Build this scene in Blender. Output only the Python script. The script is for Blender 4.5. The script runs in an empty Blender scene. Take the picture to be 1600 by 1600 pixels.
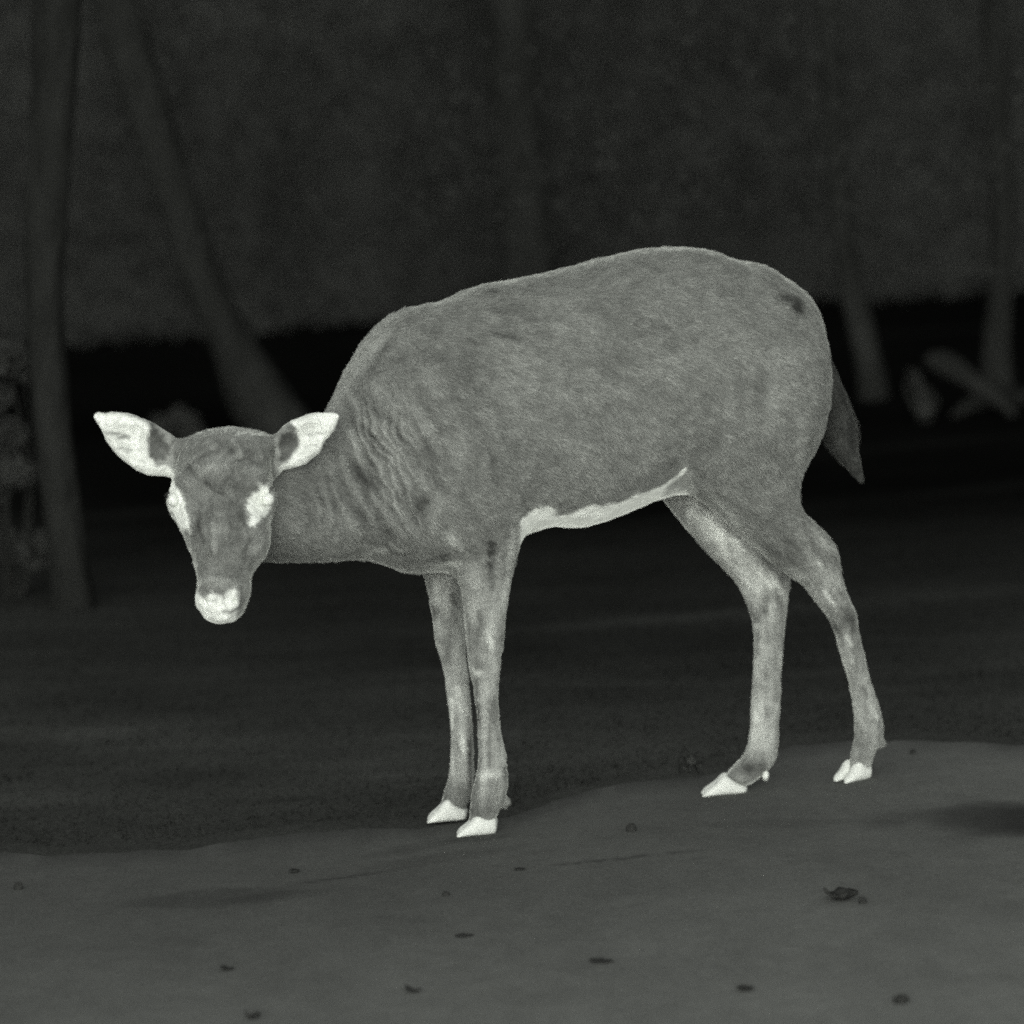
import bpy, math, random
import numpy as np
from mathutils import Vector, Matrix

random.seed(7)
rng = np.random.default_rng(7)
R = math.radians
scene = bpy.context.scene

# ------------------------------------------------------------------ camera
D, H = 8.0, 1.6
PITCH = R(8.30)
FPX = 9031.0                                  # focal length in pixels of a 1600 px frame
cam_d = bpy.data.cameras.new("camera")
cam = bpy.data.objects.new("camera", cam_d)
scene.collection.objects.link(cam)
cam.location = (0, -D, H)
cam.rotation_euler = (R(90) - PITCH, 0, 0)
cam_d.sensor_width = 36
cam_d.lens = 36 * FPX / 1600
cam_d.clip_start, cam_d.clip_end = 0.1, 2000
cam_d.dof.use_dof = True
cam_d.dof.focus_distance = 7.95
cam_d.dof.aperture_fstop = 3.5
scene.camera = cam

# ------------------------------------------------------------------ light
SUN_EL, SUN_AZ = R(9), R(6)                  # behind the camera, a little to its left
world = bpy.data.worlds.new("World")
scene.world = world
world.use_nodes = True
wn, wl = world.node_tree.nodes, world.node_tree.links
wn.clear()
sky = wn.new("ShaderNodeTexSky"); sky.sky_type = 'NISHITA'; sky.sun_disc = False
sky.sun_elevation = SUN_EL
sky.sun_rotation = R(180) + SUN_AZ
bw = wn.new("ShaderNodeHueSaturation"); bw.inputs["Saturation"].default_value = 0.04
bg = wn.new("ShaderNodeBackground"); bg.inputs["Strength"].default_value = 0.15
wo = wn.new("ShaderNodeOutputWorld")
wl.new(sky.outputs[0], bw.inputs["Color"]); wl.new(bw.outputs[0], bg.inputs[0]); wl.new(bg.outputs[0], wo.inputs[0])

sun_d = bpy.data.lights.new("sun", 'SUN')
sun_d.energy = 1.2
sun_d.angle = R(50)
sun_d.color = (1.0, 0.995, 0.975)
sun = bpy.data.objects.new("sun", sun_d)
scene.collection.objects.link(sun)
sdir = Vector((-math.sin(SUN_AZ) * math.cos(SUN_EL), -math.cos(SUN_AZ) * math.cos(SUN_EL), math.sin(SUN_EL)))
sun.rotation_euler = sdir.to_track_quat('Z', 'Y').to_euler()

vs = scene.view_settings
vs.view_transform, vs.look, vs.gamma, vs.use_curve_mapping = 'Standard', 'None', 1.0, False
vs.exposure = 0.58
scene.cycles.filter_width = 2.0
scene.cycles.max_bounces = 2
scene.cycles.diffuse_bounces = 2
scene.cycles.use_denoising = False

# ------------------------------------------------------------------ helpers
FWD = np.array([0, math.cos(PITCH), -math.sin(PITCH)])
UPV = np.array([0, math.sin(PITCH), math.cos(PITCH)])
CAM = np.array([0, -D, H])

def ray(px, py):
    return np.array([(px - 800) / FPX, 0, 0]) + UPV * ((800 - py) / FPX) + FWD

def at(px, py, Y):
    """point of the place seen at a spot of the photograph, at depth Y"""
    d = ray(px, py)
    return CAM + d * ((Y + D) / d[1])

THETA = R(24)
UX = np.array([math.cos(THETA), math.sin(THETA)])     # along the deer, towards its rump
VX = np.array([-math.sin(THETA), math.cos(THETA)])    # across the deer, towards its far side

def on_plane(px, py, v):
    """(s, z) of the point in the deer's lengthwise plane at offset v"""
    d = ray(px, py)
    t = (v - CAM[:2] @ VX) / (d[:2] @ VX)
    p = CAM + d * t
    return p[:2] @ UX, p[2]

def to_photo(V):
    q = V - CAM
    w = q @ FWD
    return 800 + FPX * q[:, 0] / w, 800 - FPX * (q @ UPV) / w

_lat = rng.random((64, 64, 64)).astype(np.float32)
def vnoise(P, scale):
    p = P * scale + 100.0
    i = np.floor(p).astype(int); f = p - i; f = f * f * (3 - 2 * f)
    i %= 64; j = (i + 1) % 64
    def g(a, b, c): return _lat[a, b, c]
    x0, y0, z0, x1, y1, z1 = i[:, 0], i[:, 1], i[:, 2], j[:, 0], j[:, 1], j[:, 2]
    fx, fy, fz = f[:, 0], f[:, 1], f[:, 2]
    a = g(x0, y0, z0) * (1 - fx) + g(x1, y0, z0) * fx
    b = g(x0, y1, z0) * (1 - fx) + g(x1, y1, z0) * fx
    c = g(x0, y0, z1) * (1 - fx) + g(x1, y0, z1) * fx
    d = g(x0, y1, z1) * (1 - fx) + g(x1, y1, z1) * fx
    return ((a * (1 - fy) + b * fy) * (1 - fz) + (c * (1 - fy) + d * fy) * fz) * 2 - 1

def fbm(P, scale, n=3):
    return sum(vnoise(P + 3.7 * k, scale * 2 ** k) * 0.5 ** k for k in range(n))

def sstep(a, b, x):
    t = np.clip((x - a) / (b - a), 0, 1)
    return t * t * (3 - 2 * t)

def dense(xs, cols, n=160):
    """smooth (Catmull-Rom) resampling of stations"""
    xs = np.asarray(xs, float); C = np.asarray(cols, float)
    o = np.argsort(xs); xs, C = xs[o], C[o]
    m = np.gradient(C, xs, axis=0)
    q = np.linspace(xs[0], xs[-1], n)
    k = np.clip(np.searchsorted(xs, q) - 1, 0, len(xs) - 2)
    h = (xs[k + 1] - xs[k]); t = ((q - xs[k]) / h)[:, None]; h = h[:, None]
    r = (2*t**3 - 3*t**2 + 1) * C[k] + (t**3 - 2*t**2 + t) * h * m[k] + (-2*t**3 + 3*t**2) * C[k+1] + (t**3 - t**2) * h * m[k+1]
    return q, r

def link_mesh(name, verts, faces, mat=None, parent=None, smooth=True, attr=None):
    me = bpy.data.meshes.new(name)
    if isinstance(faces, np.ndarray):
        n, k = faces.shape
        me.vertices.add(len(verts)); me.vertices.foreach_set("co", np.asarray(verts, np.float32).ravel())
        me.loops.add(n * k); me.loops.foreach_set("vertex_index", faces.astype(np.int32).ravel())
        me.polygons.add(n); me.polygons.foreach_set("loop_start", np.arange(0, n * k, k, dtype=np.int32))
        me.update(calc_edges=True); me.validate()
    else:
        me.from_pydata([tuple(map(float, v)) for v in verts], [], [tuple(map(int, f)) for f in faces])
        me.update()
    if smooth:
        me.polygons.foreach_set("use_smooth", np.ones(len(me.polygons), bool))
    if attr is not None:
        for k, a in attr.items():
            at_ = me.attributes.new(k, 'FLOAT', 'POINT')
            at_.data.foreach_set("value", np.asarray(a, np.float32))
    o = bpy.data.objects.new(name, me)
    scene.collection.objects.link(o)
    if mat: me.materials.append(mat)
    if parent: o.parent = parent
    return o

def tag(o, label=None, category=None, group=None, kind=None):
    if label: o["label"] = label
    if category: o["category"] = category
    if group: o["group"] = group
    if kind: o["kind"] = kind
    return o

def empty(name, loc):
    o = bpy.data.objects.new(name, None)
    o.empty_display_size = 0.1
    scene.collection.objects.link(o)
    o.location = loc
    return o

def put(o, root):
    """parent o to root, keeping world-space vertices"""
    o.parent = root
    o.matrix_parent_inverse = Matrix.Translation(-Vector(root.location))
    return o

TINT = (0.95, 1.0, 0.905)
def material(name, value=None, attr=None, noises=(), bump=(), rough=0.95, sheen=0.0, spec=0.1, stretch=(1, 1, 1)):
    """grey material: value or vertex attribute, times noise layers (scale, low, high), with bump layers (scale, strength, distance)"""
    m = bpy.data.materials.new(name); m.use_nodes = True
    N, L = m.node_tree.nodes, m.node_tree.links
    b = N["Principled BSDF"]
    b.inputs["Roughness"].default_value = rough
    b.inputs["Specular IOR Level"].default_value = spec
    if sheen:
        b.inputs["Sheen Weight"].default_value = sheen
        b.inputs["Sheen Roughness"].default_value = 0.35
        b.inputs["Sheen Tint"].default_value = (*TINT, 1)
    tc = N.new("ShaderNodeTexCoord"); mp = N.new("ShaderNodeMapping")
    mp.inputs["Scale"].default_value = stretch
    L.new(tc.outputs["Object"], mp.inputs[0])
    if attr:
        a = N.new("ShaderNodeAttribute"); a.attribute_name = attr; cur = a.outputs["Fac"]
    else:
        v = N.new("ShaderNodeValue"); v.outputs[0].default_value = value; cur = v.outputs[0]
    for sc, lo, hi in noises:
        n = N.new("ShaderNodeTexNoise"); n.inputs["Scale"].default_value = sc; n.inputs["Detail"].default_value = 4
        L.new(mp.outputs[0], n.inputs["Vector"])
        r = N.new("ShaderNodeMapRange"); r.inputs[1].default_value = 0.3; r.inputs[2].default_value = 0.7
        r.inputs[3].default_value = lo; r.inputs[4].default_value = hi
        L.new(n.outputs[0], r.inputs[0])
        q = N.new("ShaderNodeMath"); q.operation = 'MULTIPLY'
        L.new(cur, q.inputs[0]); L.new(r.outputs[0], q.inputs[1]); cur = q.outputs[0]
    mx = N.new("ShaderNodeVectorMath"); mx.operation = 'SCALE'; mx.inputs[0].default_value = TINT
    L.new(cur, mx.inputs["Scale"]); L.new(mx.outputs[0], b.inputs["Base Color"])
    nrm = None
    for sc, st, dist in bump:
        n = N.new("ShaderNodeTexNoise"); n.inputs["Scale"].default_value = sc; n.inputs["Detail"].default_value = 3
        L.new(mp.outputs[0], n.inputs["Vector"])
        bp = N.new("ShaderNodeBump"); bp.inputs["Strength"].default_value = st; bp.inputs["Distance"].default_value = dist
        L.new(n.outputs[0], bp.inputs["Height"])
        if nrm: L.new(nrm, bp.inputs["Normal"])
        nrm = bp.outputs[0]
    if nrm: L.new(nrm, b.inputs["Normal"])
    return m

# ------------------------------------------------------------------ terrain shape
V_FOOT = 0.055
FEET = {  # claw tip px, heel px, ground py, offset v, turn towards the camera, height px
    'near_front': (709, 772, 1309, -V_FOOT, 0, 30),
    'far_front': (663, 725, 1285, V_FOOT, 0, 34),
    'near_hind': (1302, 1362, 1220, -0.030, 20, 31),
    'far_hind': (1092, 1163, 1245, 0.040, 0, 31),
}
foot_pts = {}
for k, (x0, x1, y, v, tw, hh) in FEET.items():
    s, z = on_plane((x0 + x1) / 2, y, v)
    xy = s * UX + v * VX
    foot_pts[k] = np.array([xy[0], xy[1], z])
FP = np.array(list(foot_pts.values()))
A = np.c_[np.ones(4), FP[:, 0], FP[:, 1] * 0.35]
coef = np.linalg.lstsq(np.vstack([A, [0, 0, 1.2]]), np.r_[FP[:, 2], 0], rcond=None)[0]
res = FP[:, 2] - A @ coef
print("feet", {k: v.round(3).tolist() for k, v in foot_pts.items()}, "coef", coef.round(3), "res", res.round(4))

def ground_z(X, Y):
    X = np.asarray(X, float); Y = np.asarray(Y, float)
    Xc = 2.2 * np.tanh(X / 2.2); Yc = 2.2 * np.tanh(Y / 2.2)
    z = coef[0] + coef[1] * Xc + coef[2] * 0.35 * Yc
    for p, r in zip(FP, res):
        z = z + r * np.exp(-((X - p[0])**2 + (Y - p[1])**2) / (2 * 0.11**2))
    return z

def on_ground(px, py):
    d = ray(px, py)
    t = (0 - CAM[2]) / d[2]
    for _ in range(12):
        p = CAM + d * t
        t += (ground_z(p[0], p[1]) - p[2]) / d[2] * 0.9
    p = CAM + d * t
    return np.array([p[0], p[1], float(ground_z(p[0], p[1]))])

def axis(pieces):
    return np.unique(np.concatenate([np.linspace(a, b, n) for a, b, n in pieces]).round(5))

def sheet(name, xs, ys, zf, mat, attr=None):
    X, Y = np.meshgrid(xs, ys, indexing='ij')
    V = np.c_[X.ravel(), Y.ravel(), zf(X.ravel(), Y.ravel())]
    i = np.arange(len(xs) * len(ys)).reshape(len(xs), len(ys))
    F = np.stack([i[:-1, :-1], i[1:, :-1], i[1:, 1:], i[:-1, 1:]], -1).reshape(-1, 4)
    return link_mesh(name, V, F, mat, attr={k: f(V) for k, f in attr.items()} if attr else None)

# the verge line of the road, traced on the ground
edge_px = [(-400, 1335), (0, 1323), (100, 1323), (300, 1311), (400, 1300), (480, 1287), (560, 1280), (650, 1278), (800, 1259), (860, 1243),
           (920, 1222), (1000, 1211), (1080, 1204), (1160, 1178), (1240, 1156), (1320, 1149), (1450, 1147), (1600, 1150), (1900, 1150)]
E = np.array([on_ground(*p) for p in edge_px])
def road_edge(X):
    return np.interp(X, E[:, 0], E[:, 1]) + 0.02 * vnoise(np.c_[X, X * 0, X * 0], 9) + 0.012 * vnoise(np.c_[X, X * 0 + 5, X * 0], 31)

BANK_Y = 6.62
def bank_foot(X):
    return BANK_Y + 0.30 * vnoise(np.c_[X, X * 0, X * 0 + 3], 1.1) + 0.20 * np.clip(X, -4, 4) + 0.06 * vnoise(np.c_[X, X * 0, X * 0 + 9], 6)

PALE = []
for qx, qy, rx_, ry_, sl, g in ((90, 1146, .22, .07, .05, .55), (330, 1160, .14, .05, .1, .3), (640, 1150, .15, .05, .1, .2), (60, 1245, .16, .10, .0, .35), (1480, 690, .35, .05, .45, .9), (1420, 775, .45, .06, .4, .9), (1480, 515, .25, .06, .4, 1.0), (1300, 945, .40, .05, .3, .4), (1000, 968, .25, .05, .25, .35), (230, 800, .25, .06, .2, .6), (120, 960, .35, .18, .1, .35)):
    c_ = on_ground(qx, qy); PALE.append((c_[0], c_[1], rx_, ry_, sl, g))
def lawn_tone(V):
    X, Y = V[:, 0], V[:, 1]
    P = np.c_[X * 0.55, Y * 0.9, X * 0]
    t = 0.050 - 0.0462 * sstep(0.5, 3.5, Y + 0.55 * X * sstep(-.2, -1, X) + 0.5 * vnoise(P, 0.8))
    t = t * (1 + 0.28 * fbm(P, 2.2, 3)) * (1 + 0.14 * fbm(np.c_[X * 1.2, Y * 4, X * 0], 5, 2))
    # faint paler wheel lines across the lawn
    for ax, ay, rx_, ry_, sl, g in PALE:
        d = ((Y - ay - sl * (X - ax)) / ry_)**2 + ((X - ax) / rx_)**2
        t = t * (1 + g * np.exp(-d) * (.7 + .6 * sstep(-.3, .3, vnoise(np.c_[X, Y * 0 + ay, X * 0], 5))))
    return np.clip(t, 0.0018, 1)

m_lawn = material("lawn", attr="tone", noises=((140, .75, 1.3), (420, .8, 1.25)), bump=((260, .5, .01),), spec=0)
xs = axis([(-600, -60, 12), (-60, -6, 20), (-6, -1.8, 40), (-1.8, 1.8, 160), (1.8, 6, 40), (6, 60, 20), (60, 600, 12)])
ys = axis([(-300, -12, 12), (-12, -3, 20), (-3, 7, 260), (7, 12, 20), (12, 60, 20), (60, 900, 14)])
ground = sheet("ground", xs, ys, ground_z, m_lawn, {"tone": lawn_tone})
tag(ground, kind="structure")

# road sheet, 4 mm above
def road_tone(V):
    X, Y = V[:, 0], V[:, 1]
    px, py = to_photo(V)
    P = np.c_[X, Y * 0.6, X * 0]
    t = 0.098 + 0.054 * sstep(-.2, -1.5, Y) + 0.024 * np.clip(X, -1, 1)
    t = t * (1 + 0.09 * fbm(P, 2.5, 3)) * (1 + 0.08 * fbm(P, 14, 3)) * (1 + .05 * fbm(P, 60, 2))
    e_ = road_edge(X) - Y
    k = sstep(0, .045, e_ + .045 * fbm(np.c_[X, Y, X * 0], 16, 3))
    t = t * k + (1 - k) * .045
    # damp streaks, thin cracks, and contact shade painted under a front hoof
    def streak(cx, cy, rx, ry, sl, g):
        c = on_ground(cx, cy)
        u, w = X - c[0], Y - c[1] - sl * (X - c[0])
        q = (u / rx)**2 + (w / ry)**2 + 0.55 * fbm(np.c_[X, Y, X * 0 + cx], 7, 3)
        return 1 - g * sstep(1.25, .35, q)
    t = t * streak(1560, 1287, .19, .125, -.12, .52)
    t = t * streak(1710, 1284, .26, .150, .0, .5)
    t = t * streak(340, 1408, .11, .06, .1, .25)
    t = t * streak(1250, 1290, .13, .03, -.1, .12)
    t = t * streak(690, 1345, .13, .03, .5, .14)
    t = t * streak(740, 1316, .05, .02, .3, .25)  # contact shadow of the near front hoof, painted into the road tone
    t = t * streak(980, 1345, .13, .009, .30, .45)
    t = t * streak(590, 1368, .10, .009, .5, .42)
    t = t * streak(640, 1330, .10, .03, .8, .16)
    t = t * streak(430, 1405, .09, .035, .3, .16)
    t = t * streak(1540, 1530, .12, .02, .1, .14)
    t = t * streak(880, 1560, .16, .05, .2, .08)
    return t

m_road = material("road", attr="tone", noises=((30, .94, 1.06), (180, .86, 1.14), (700, .82, 1.18)), bump=((240, .35, .006), (700, .25, .003)))
rx = axis([(-40, -3, 14), (-3, -1.2, 40), (-1.2, 1.2, 260), (1.2, 3, 40), (3, 40, 14)])
nt = 200
T = np.r_[0, np.geomspace(0.006, 1, nt - 1)]
ED = road_edge(rx)
Vr = []
for x, e in zip(rx, ED):
    yy = e + T * (-30 - e)
    Vr.append(np.c_[np.full(nt, x), yy, ground_z(np.full(nt, x), yy) + 0.004 * sstep(-.02, .02, e - yy) - 0.004 * (T == 0)])
Vr = np.concatenate(Vr)
i = np.arange(len(Vr)).reshape(len(rx), nt)
Fr = np.stack([i[:-1, :-1], i[:-1, 1:], i[1:, 1:], i[1:, :-1]], -1).reshape(-1, 4)
road = link_mesh("road", Vr, Fr, m_road, attr={"tone": road_tone(Vr)})
tag(road, kind="structure")

# hillside behind
def bank_z(X, Y):
    w = Y - bank_foot(X)
    P = np.c_[X, Y, X * 0]
    return ground_z(X, Y) - .06 + np.where(w > 0, 1.5 * np.clip(w, 0, 1.6) + 0.06 * np.clip(w - 1.6, 0, 60), w * .4) + 0.10 * fbm(P, 1.3, 4) * sstep(0, .8, w)
def bank_tone(V):
    P = V.copy()
    qx, qy = to_photo(V)
    pale = sum(g_ * np.exp(-((qx - a_) / rx_)**2 - ((qy - b_) / ry_)**2) for a_, b_, rx_, ry_, g_ in
               ((610, 12, 50, 28, .55), (480, 40, 70, 14, .40), (860, -2, 40, 12, .45), (330, 20, 60, 40, .2), (60, 80, 70, 120, .2), (1500, 30, 140, 60, .25), (1090, 100, 60, 50, -.35), (1220, 100, 50, 40, -.25), (1180, 320, 160, 110, -.25), (400, 330, 120, 90, -.18), (660, 330, 60, 120, -.18), (960, 310, 50, 60, -.2), (1525, 230, 26, 120, -.25)))
    return (0.0215 + 0.001 * sstep(.2, 1.3, V[:, 2])) * (1 + pale) * (1 + 0.16 * fbm(P, 1.1, 3) + 0.08 * fbm(P, 5, 3))
m_bank = material("hillside", attr="tone", noises=((9, .8, 1.2), (40, .8, 1.25)), bump=((30, .6, .05),))
bx = axis([(-120, -8, 14), (-8, -2, 30), (-2, 2, 130), (2, 8, 30), (8, 120, 14)])
by = axis([(BANK_Y - .9, BANK_Y + 3, 110), (BANK_Y + 3, BANK_Y + 20, 20), (BANK_Y + 20, BANK_Y + 62, 8)])
bank = sheet("hillside", bx, by, bank_z, m_bank, {"tone": bank_tone})
tag(bank, kind="structure")

# ------------------------------------------------------------------ the deer: one implicit skin
VOX = 0.0033
LO = np.array([-0.66, -0.46, -0.06]); HI = np.array([0.62, 0.42, 0.90])
NXYZ = np.ceil((HI - LO) / VOX).astype(int)
F = np.full(NXYZ, 1.0, np.float32)
AX = [LO[k] + VOX * np.arange(NXYZ[k], dtype=np.float32) for k in range(3)]

def block(lo, hi, pad=.08):
    sl = []
    for k in range(3):
        a = max(0, int((lo[k] - pad - LO[k]) / VOX)); b = min(NXYZ[k], int((hi[k] + pad - LO[k]) / VOX) + 2)
        sl.append(slice(a, b))
    return tuple(sl), np.meshgrid(AX[0][sl[0]], AX[1][sl[1]], AX[2][sl[2]], indexing='ij')

def union(sl, f, k):
    g = F[sl]
    k = k * 1.5
    h = np.maximum(k - np.abs(g - f), 0) / k
    F[sl] = np.minimum(g, f) - h * h * h * k * (1 / 6)

def carve(sl, f, k):
    g = F[sl]; f = -f
    k = k * 1.5
    h = np.maximum(k - np.abs(g - f), 0) / k
    F[sl] = np.maximum(g, f) + h * h * h * k * (1 / 6)

def ell(p, q, a, b):
    k0 = np.sqrt((p / a)**2 + (q / b)**2) + 1e-9
    k1 = np.sqrt((p / a**2)**2 + (q / b**2)**2) + 1e-9
    return k0 * (k0 - 1) / k1

def loft_len(rows, k, egg=.0, n=200):
    """rows: px, top py, bottom py, half width, lateral centre (m); slices across the deer's length"""
    S, C = [], []
    for px, yt, yb, a, v in rows:
        s1, zt = on_plane(px, yt, v); s2, zb = on_plane(px, yb, v)
        S.append((s1 + s2) / 2); C.append(((zt + zb) / 2, (zt - zb) / 2, a, v))
    q, c = dense(S, C, n)
    smin, smax = q[0], q[-1]
    ends = [sx * UX + vv * VX for sx in (smin, smax) for vv in (-.2, .2)]
    ends = np.array(ends)
    sl, (X, Y, Z) = block((ends[:, 0].min(), ends[:, 1].min(), (c[:, 0] - c[:, 1]).min()), (ends[:, 0].max(), ends[:, 1].max(), (c[:, 0] + c[:, 1]).max()))
    s = X * UX[0] + Y * UX[1]; v = X * VX[0] + Y * VX[1]
    zc, b, a, vc = (np.interp(s, q, c[:, j]).astype(np.float32) for j in range(4))
    w = Z - zc
    a = a * (1 - egg * np.clip(w / b, -1, 1))
    f = ell(v - vc, w, a, b)
    f = np.maximum(f, np.maximum(smin - s, s - smax))
    union(sl, f.astype(np.float32), k)

def loft_up(rows, k, round_ratio=.85, n=200):
    """rows: py, left px, right px, lateral half (m or None), lateral centre v; slices level with the ground, in the deer's frame"""
    Zs, C = [], []
    for py, xl, xr, b, v in rows:
        s, z = on_plane((xl + xr) / 2, py, v)
        half = (xr - xl) / 2 / 1107 - .0008
        if b is None: b = half * round_ratio; a = half
        else: a = math.sqrt(max(half**2 - (b * math.sin(THETA))**2, (half * .6)**2)) / math.cos(THETA)
        Zs.append(z); C.append((s, a, b, v))
    q, c = dense(Zs, C, n)
    XY = c[:, :1] * UX + c[:, 3:4] * VX
    m = c[:, 1:3].max() + .01
    sl, (X, Y, Z) = block((XY[:, 0].min() - m, XY[:, 1].min() - m, q[0]), (XY[:, 0].max() + m, XY[:, 1].max() + m, q[-1]), .08)
    s = X * UX[0] + Y * UX[1]; v = X * VX[0] + Y * VX[1]
    sc, a, b, vc = (np.interp(Z, q, c[:, j]).astype(np.float32) for j in range(4))
    f = ell(s - sc, v - vc, a, b)
    f = np.maximum(f, np.maximum(q[0] - Z, Z - q[-1]))
    union(sl, f.astype(np.float32), k)

def ball(c, r, k, sub=False):
    """ellipsoid, world axes, radii r"""
    c = np.asarray(c, float); r = np.asarray(r, float) * np.ones(3)
    sl, (X, Y, Z) = block(c - r, c + r, .09)
    p = np.stack([(X - c[0]) / r[0], (Y - c[1]) / r[1], (Z - c[2]) / r[2]])
    k0 = np.sqrt((p**2).sum(0)) + 1e-9
    k1 = np.sqrt((p[0] / r[0])**2 + (p[1] / r[1])**2 + (p[2] / r[2])**2) + 1e-9
    f = (k0 * (k0 - 1) / k1).astype(np.float32)
    (carve if sub else union)(sl, f, k)

# trunk and neck
loft_len([
    (352, 790, 800, .008, -.0), (358, 745, 850, .040, -.0), (385, 708, 870, .058, 0), (420, 690, 875, .065, 0), (460, 681, 876, .069, 0), (500, 656, 876, .073, 0),
    (525, 631, 874, .077, 0), (553, 570, 873, .082, 0), (585, 519, 877, .090, 0), (616, 493, 889, .098, 0),
    (648, 481, 892, .108, 0), (695, 472, 886, .118, 0), (742, 450, 868, .124, 0), (795, 439, 842, .128, 0), (847, 430, 822, .134, 0), (900, 417, 823, .140, 0),
    (947, 404, 808, .145, 0), (994, 394, 788, .147, 0), (1040, 389, 770, .146, 0), (1087, 390, 757, .143, 0), (1119, 397, 752, .139, 0), (1150, 407, 750, .133, 0),
    (1187, 416, 748, .124, 0), (1215, 430, 740, .110, 0), (1240, 446, 725, .092, 0), (1260, 466, 690, .068, 0), (1273, 494, 650, .040, 0), (1280, 530, 610, .010, 0)], .01, egg=.16)
# shoulder blade and haunch muscles on both sides
for sgn in (-1, 1):
    for (px, py, v, r, k) in ((674, 672, .085, (.058, .026, .085), .07), (690, 765, .074, (.056, .038, .075), .07)):
        s, z = on_plane(px, py, sgn * v)
        c = s * UX + sgn * v * VX
        ball((c[0], c[1], z), r, k)
# near foreleg
loft_up([(585, 690, 700, .004, -.085), (600, 675, 720, .015, -.086), (640, 658, 745, .030, -.087), (700, 668, 775, .040, -.086), (770, 690, 808, .045, -.080), (832, 708, 812, .042, -.076), (870, 715, 806, .038, -.073), (907, 718, 800, None, -.070), (941, 722, 795, None, -.067),
         (979, 726, 790, None, -.064), (1014, 729, 786, None, -.061), (1041, 733, 782, None, -.059), (1072, 739, 780, None, -.057), (1106, 743, 780, None, -.055),
         (1141, 746, 783, None, -.055), (1175, 747, 790, None, -.055), (1206, 743, 794, None, -.055), (1230, 737, 795, None, -.055), (1252, 734, 788, None, -.055),
         (1272, 733, 779, None, -.055), (1288, 733, 772, None, -.055), (1297, 735, 768, None, -.055)], .035)
# far foreleg
loft_up([(690, 705, 712, .004, .075), (715, 680, 740, .020, .075), (760, 655, 760, .038, .075), (800, 652, 745, .042, .072), (850, 656, 735, .038, .070), (893, 661, 729, None, .068), (924, 666, 728, None, .066), (959, 673, 728, None, .063), (1000, 679, 729, None, .060),
         (1034, 689, 730, None, .058), (1072, 697, 734, None, .056), (1110, 701, 738, None, .055), (1144, 703, 740, None, .055), (1179, 703, 741, None, .055),
         (1216, 700, 742, None, .055), (1240, 692, 738, None, .055), (1258, 688, 730, None, .055), (1272, 688, 722, None, .055)], .035)
# near hind leg
loft_up([(455, 1190, 1200, .004, -.050), (478, 1140, 1236, .012, -.062), (500, 1105, 1258, .026, -.067), (526, 1090, 1274, .040, -.070), (560, 1080, 1284, .053, -.074), (620, 1078, 1283, .062, -.077), (669, 1077, 1271, .062, -.079), (700, 1076, 1258, .058, -.078),
         (733, 1076, 1249, .053, -.076), (770, 1095, 1248, .047, -.072), (800, 1122, 1256, .041, -.068), (830, 1152, 1286, .034, -.063), (852, 1178, 1307, .029, -.058), (877, 1206, 1314, .025, -.053),
         (899, 1233, 1317, .022, -.048), (914, 1253, 1321, .020, -.045), (939, 1272, 1330, .019, -.041), (960, 1289, 1339, .018, -.038), (986, 1301, 1344, None, -.036), (1015, 1308, 1351, None, -.034),
         (1048, 1319, 1359, None, -.032), (1084, 1328, 1368, None, -.031), (1117, 1333, 1379, None, -.030), (1146, 1334, 1382, None, -.030), (1166, 1331, 1374, None, -.030),
         (1186, 1325, 1366, None, -.030), (1204, 1322, 1360, None, -.030)], .05)
# far hind leg
loft_up([(570, 1120, 1130, .004, .08), (590, 1090, 1170, .025, .08), (640, 1050, 1210, .050, .080), (700, 1030, 1210, .056, .078), (740, 1022, 1205, .052, .075), (771, 1028, 1203, .046, .071), (798, 1047, 1207, .041, .067), (827, 1072, 1215, .036, .063), (859, 1101, 1227, .030, .058), (885, 1127, 1235, .026, .054),
         (910, 1149, 1237, .023, .050), (936, 1163, 1234, .021, .047), (961, 1171, 1230, .019, .045), (990, 1176, 1227, None, .043), (1026, 1176, 1224, None, .041), (1062, 1174, 1222, None, .040),
         (1099, 1172, 1220, None, .040), (1135, 1170, 1219, None, .040), (1160, 1167, 1218, None, .040), (1180, 1158, 1215, None, .040), (1198, 1142, 1206, None, .040), (1214, 1130, 1190, None, .040),
         (1226, 1140, 1174, None, .040)], .04)

# head: level slices in world axes, face leaning forward towards the camera
HY = -0.245
def head_depth(py):   # centre depth, half depth
    return np.interp(py, [668, 700, 780, 850, 900, 940, 975], [HY + .035, HY + .022, HY - .004, HY - .050, HY - .086, HY - .108, HY - .122]), \
           np.interp(py, [668, 680, 700, 740, 790, 840, 880, 910, 945, 962, 975], [.020, .046, .064, .073, .075, .066, .051, .044, .040, .030, .012])
hrows = [(671, 338, 366), (674, 322, 388), (679, 309, 412), (685, 297, 422), (695, 286, 425), (708, 280, 425), (725, 275, 425), (743, 271, 425), (765, 267, 424), (787, 265, 424), (809, 272, 423), (828, 283, 421), (847, 292, 418),
         (865, 298, 411), (880, 303, 402), (894, 307, 396), (911, 309, 392), (927, 305, 392), (942, 306, 387), (954, 311, 381), (963, 319, 375), (969, 328, 367), (973, 338, 355)]
Zs, C = [], []
for py, xl, xr in hrows:
    yc, hd = head_depth(py)
    p, q = at(xl, py, yc), at(xr, py, yc)
    Zs.append(p[2]); C.append(((p[0] + q[0]) / 2, (q[0] - p[0]) / 2, yc, hd))
q, c = dense(Zs, C, 200)
sl, (X, Y, Z) = block((c[:, 0].min() - .1, c[:, 2].min() - .08, q[0]), (c[:, 0].max() + .1, c[:, 2].max() + .08, q[-1]), .03)
xc, a, yc, hd = (np.interp(Z, q, c[:, j]).astype(np.float32) for j in range(4))
f = ell(X - xc, Y - yc, a, hd)
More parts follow.
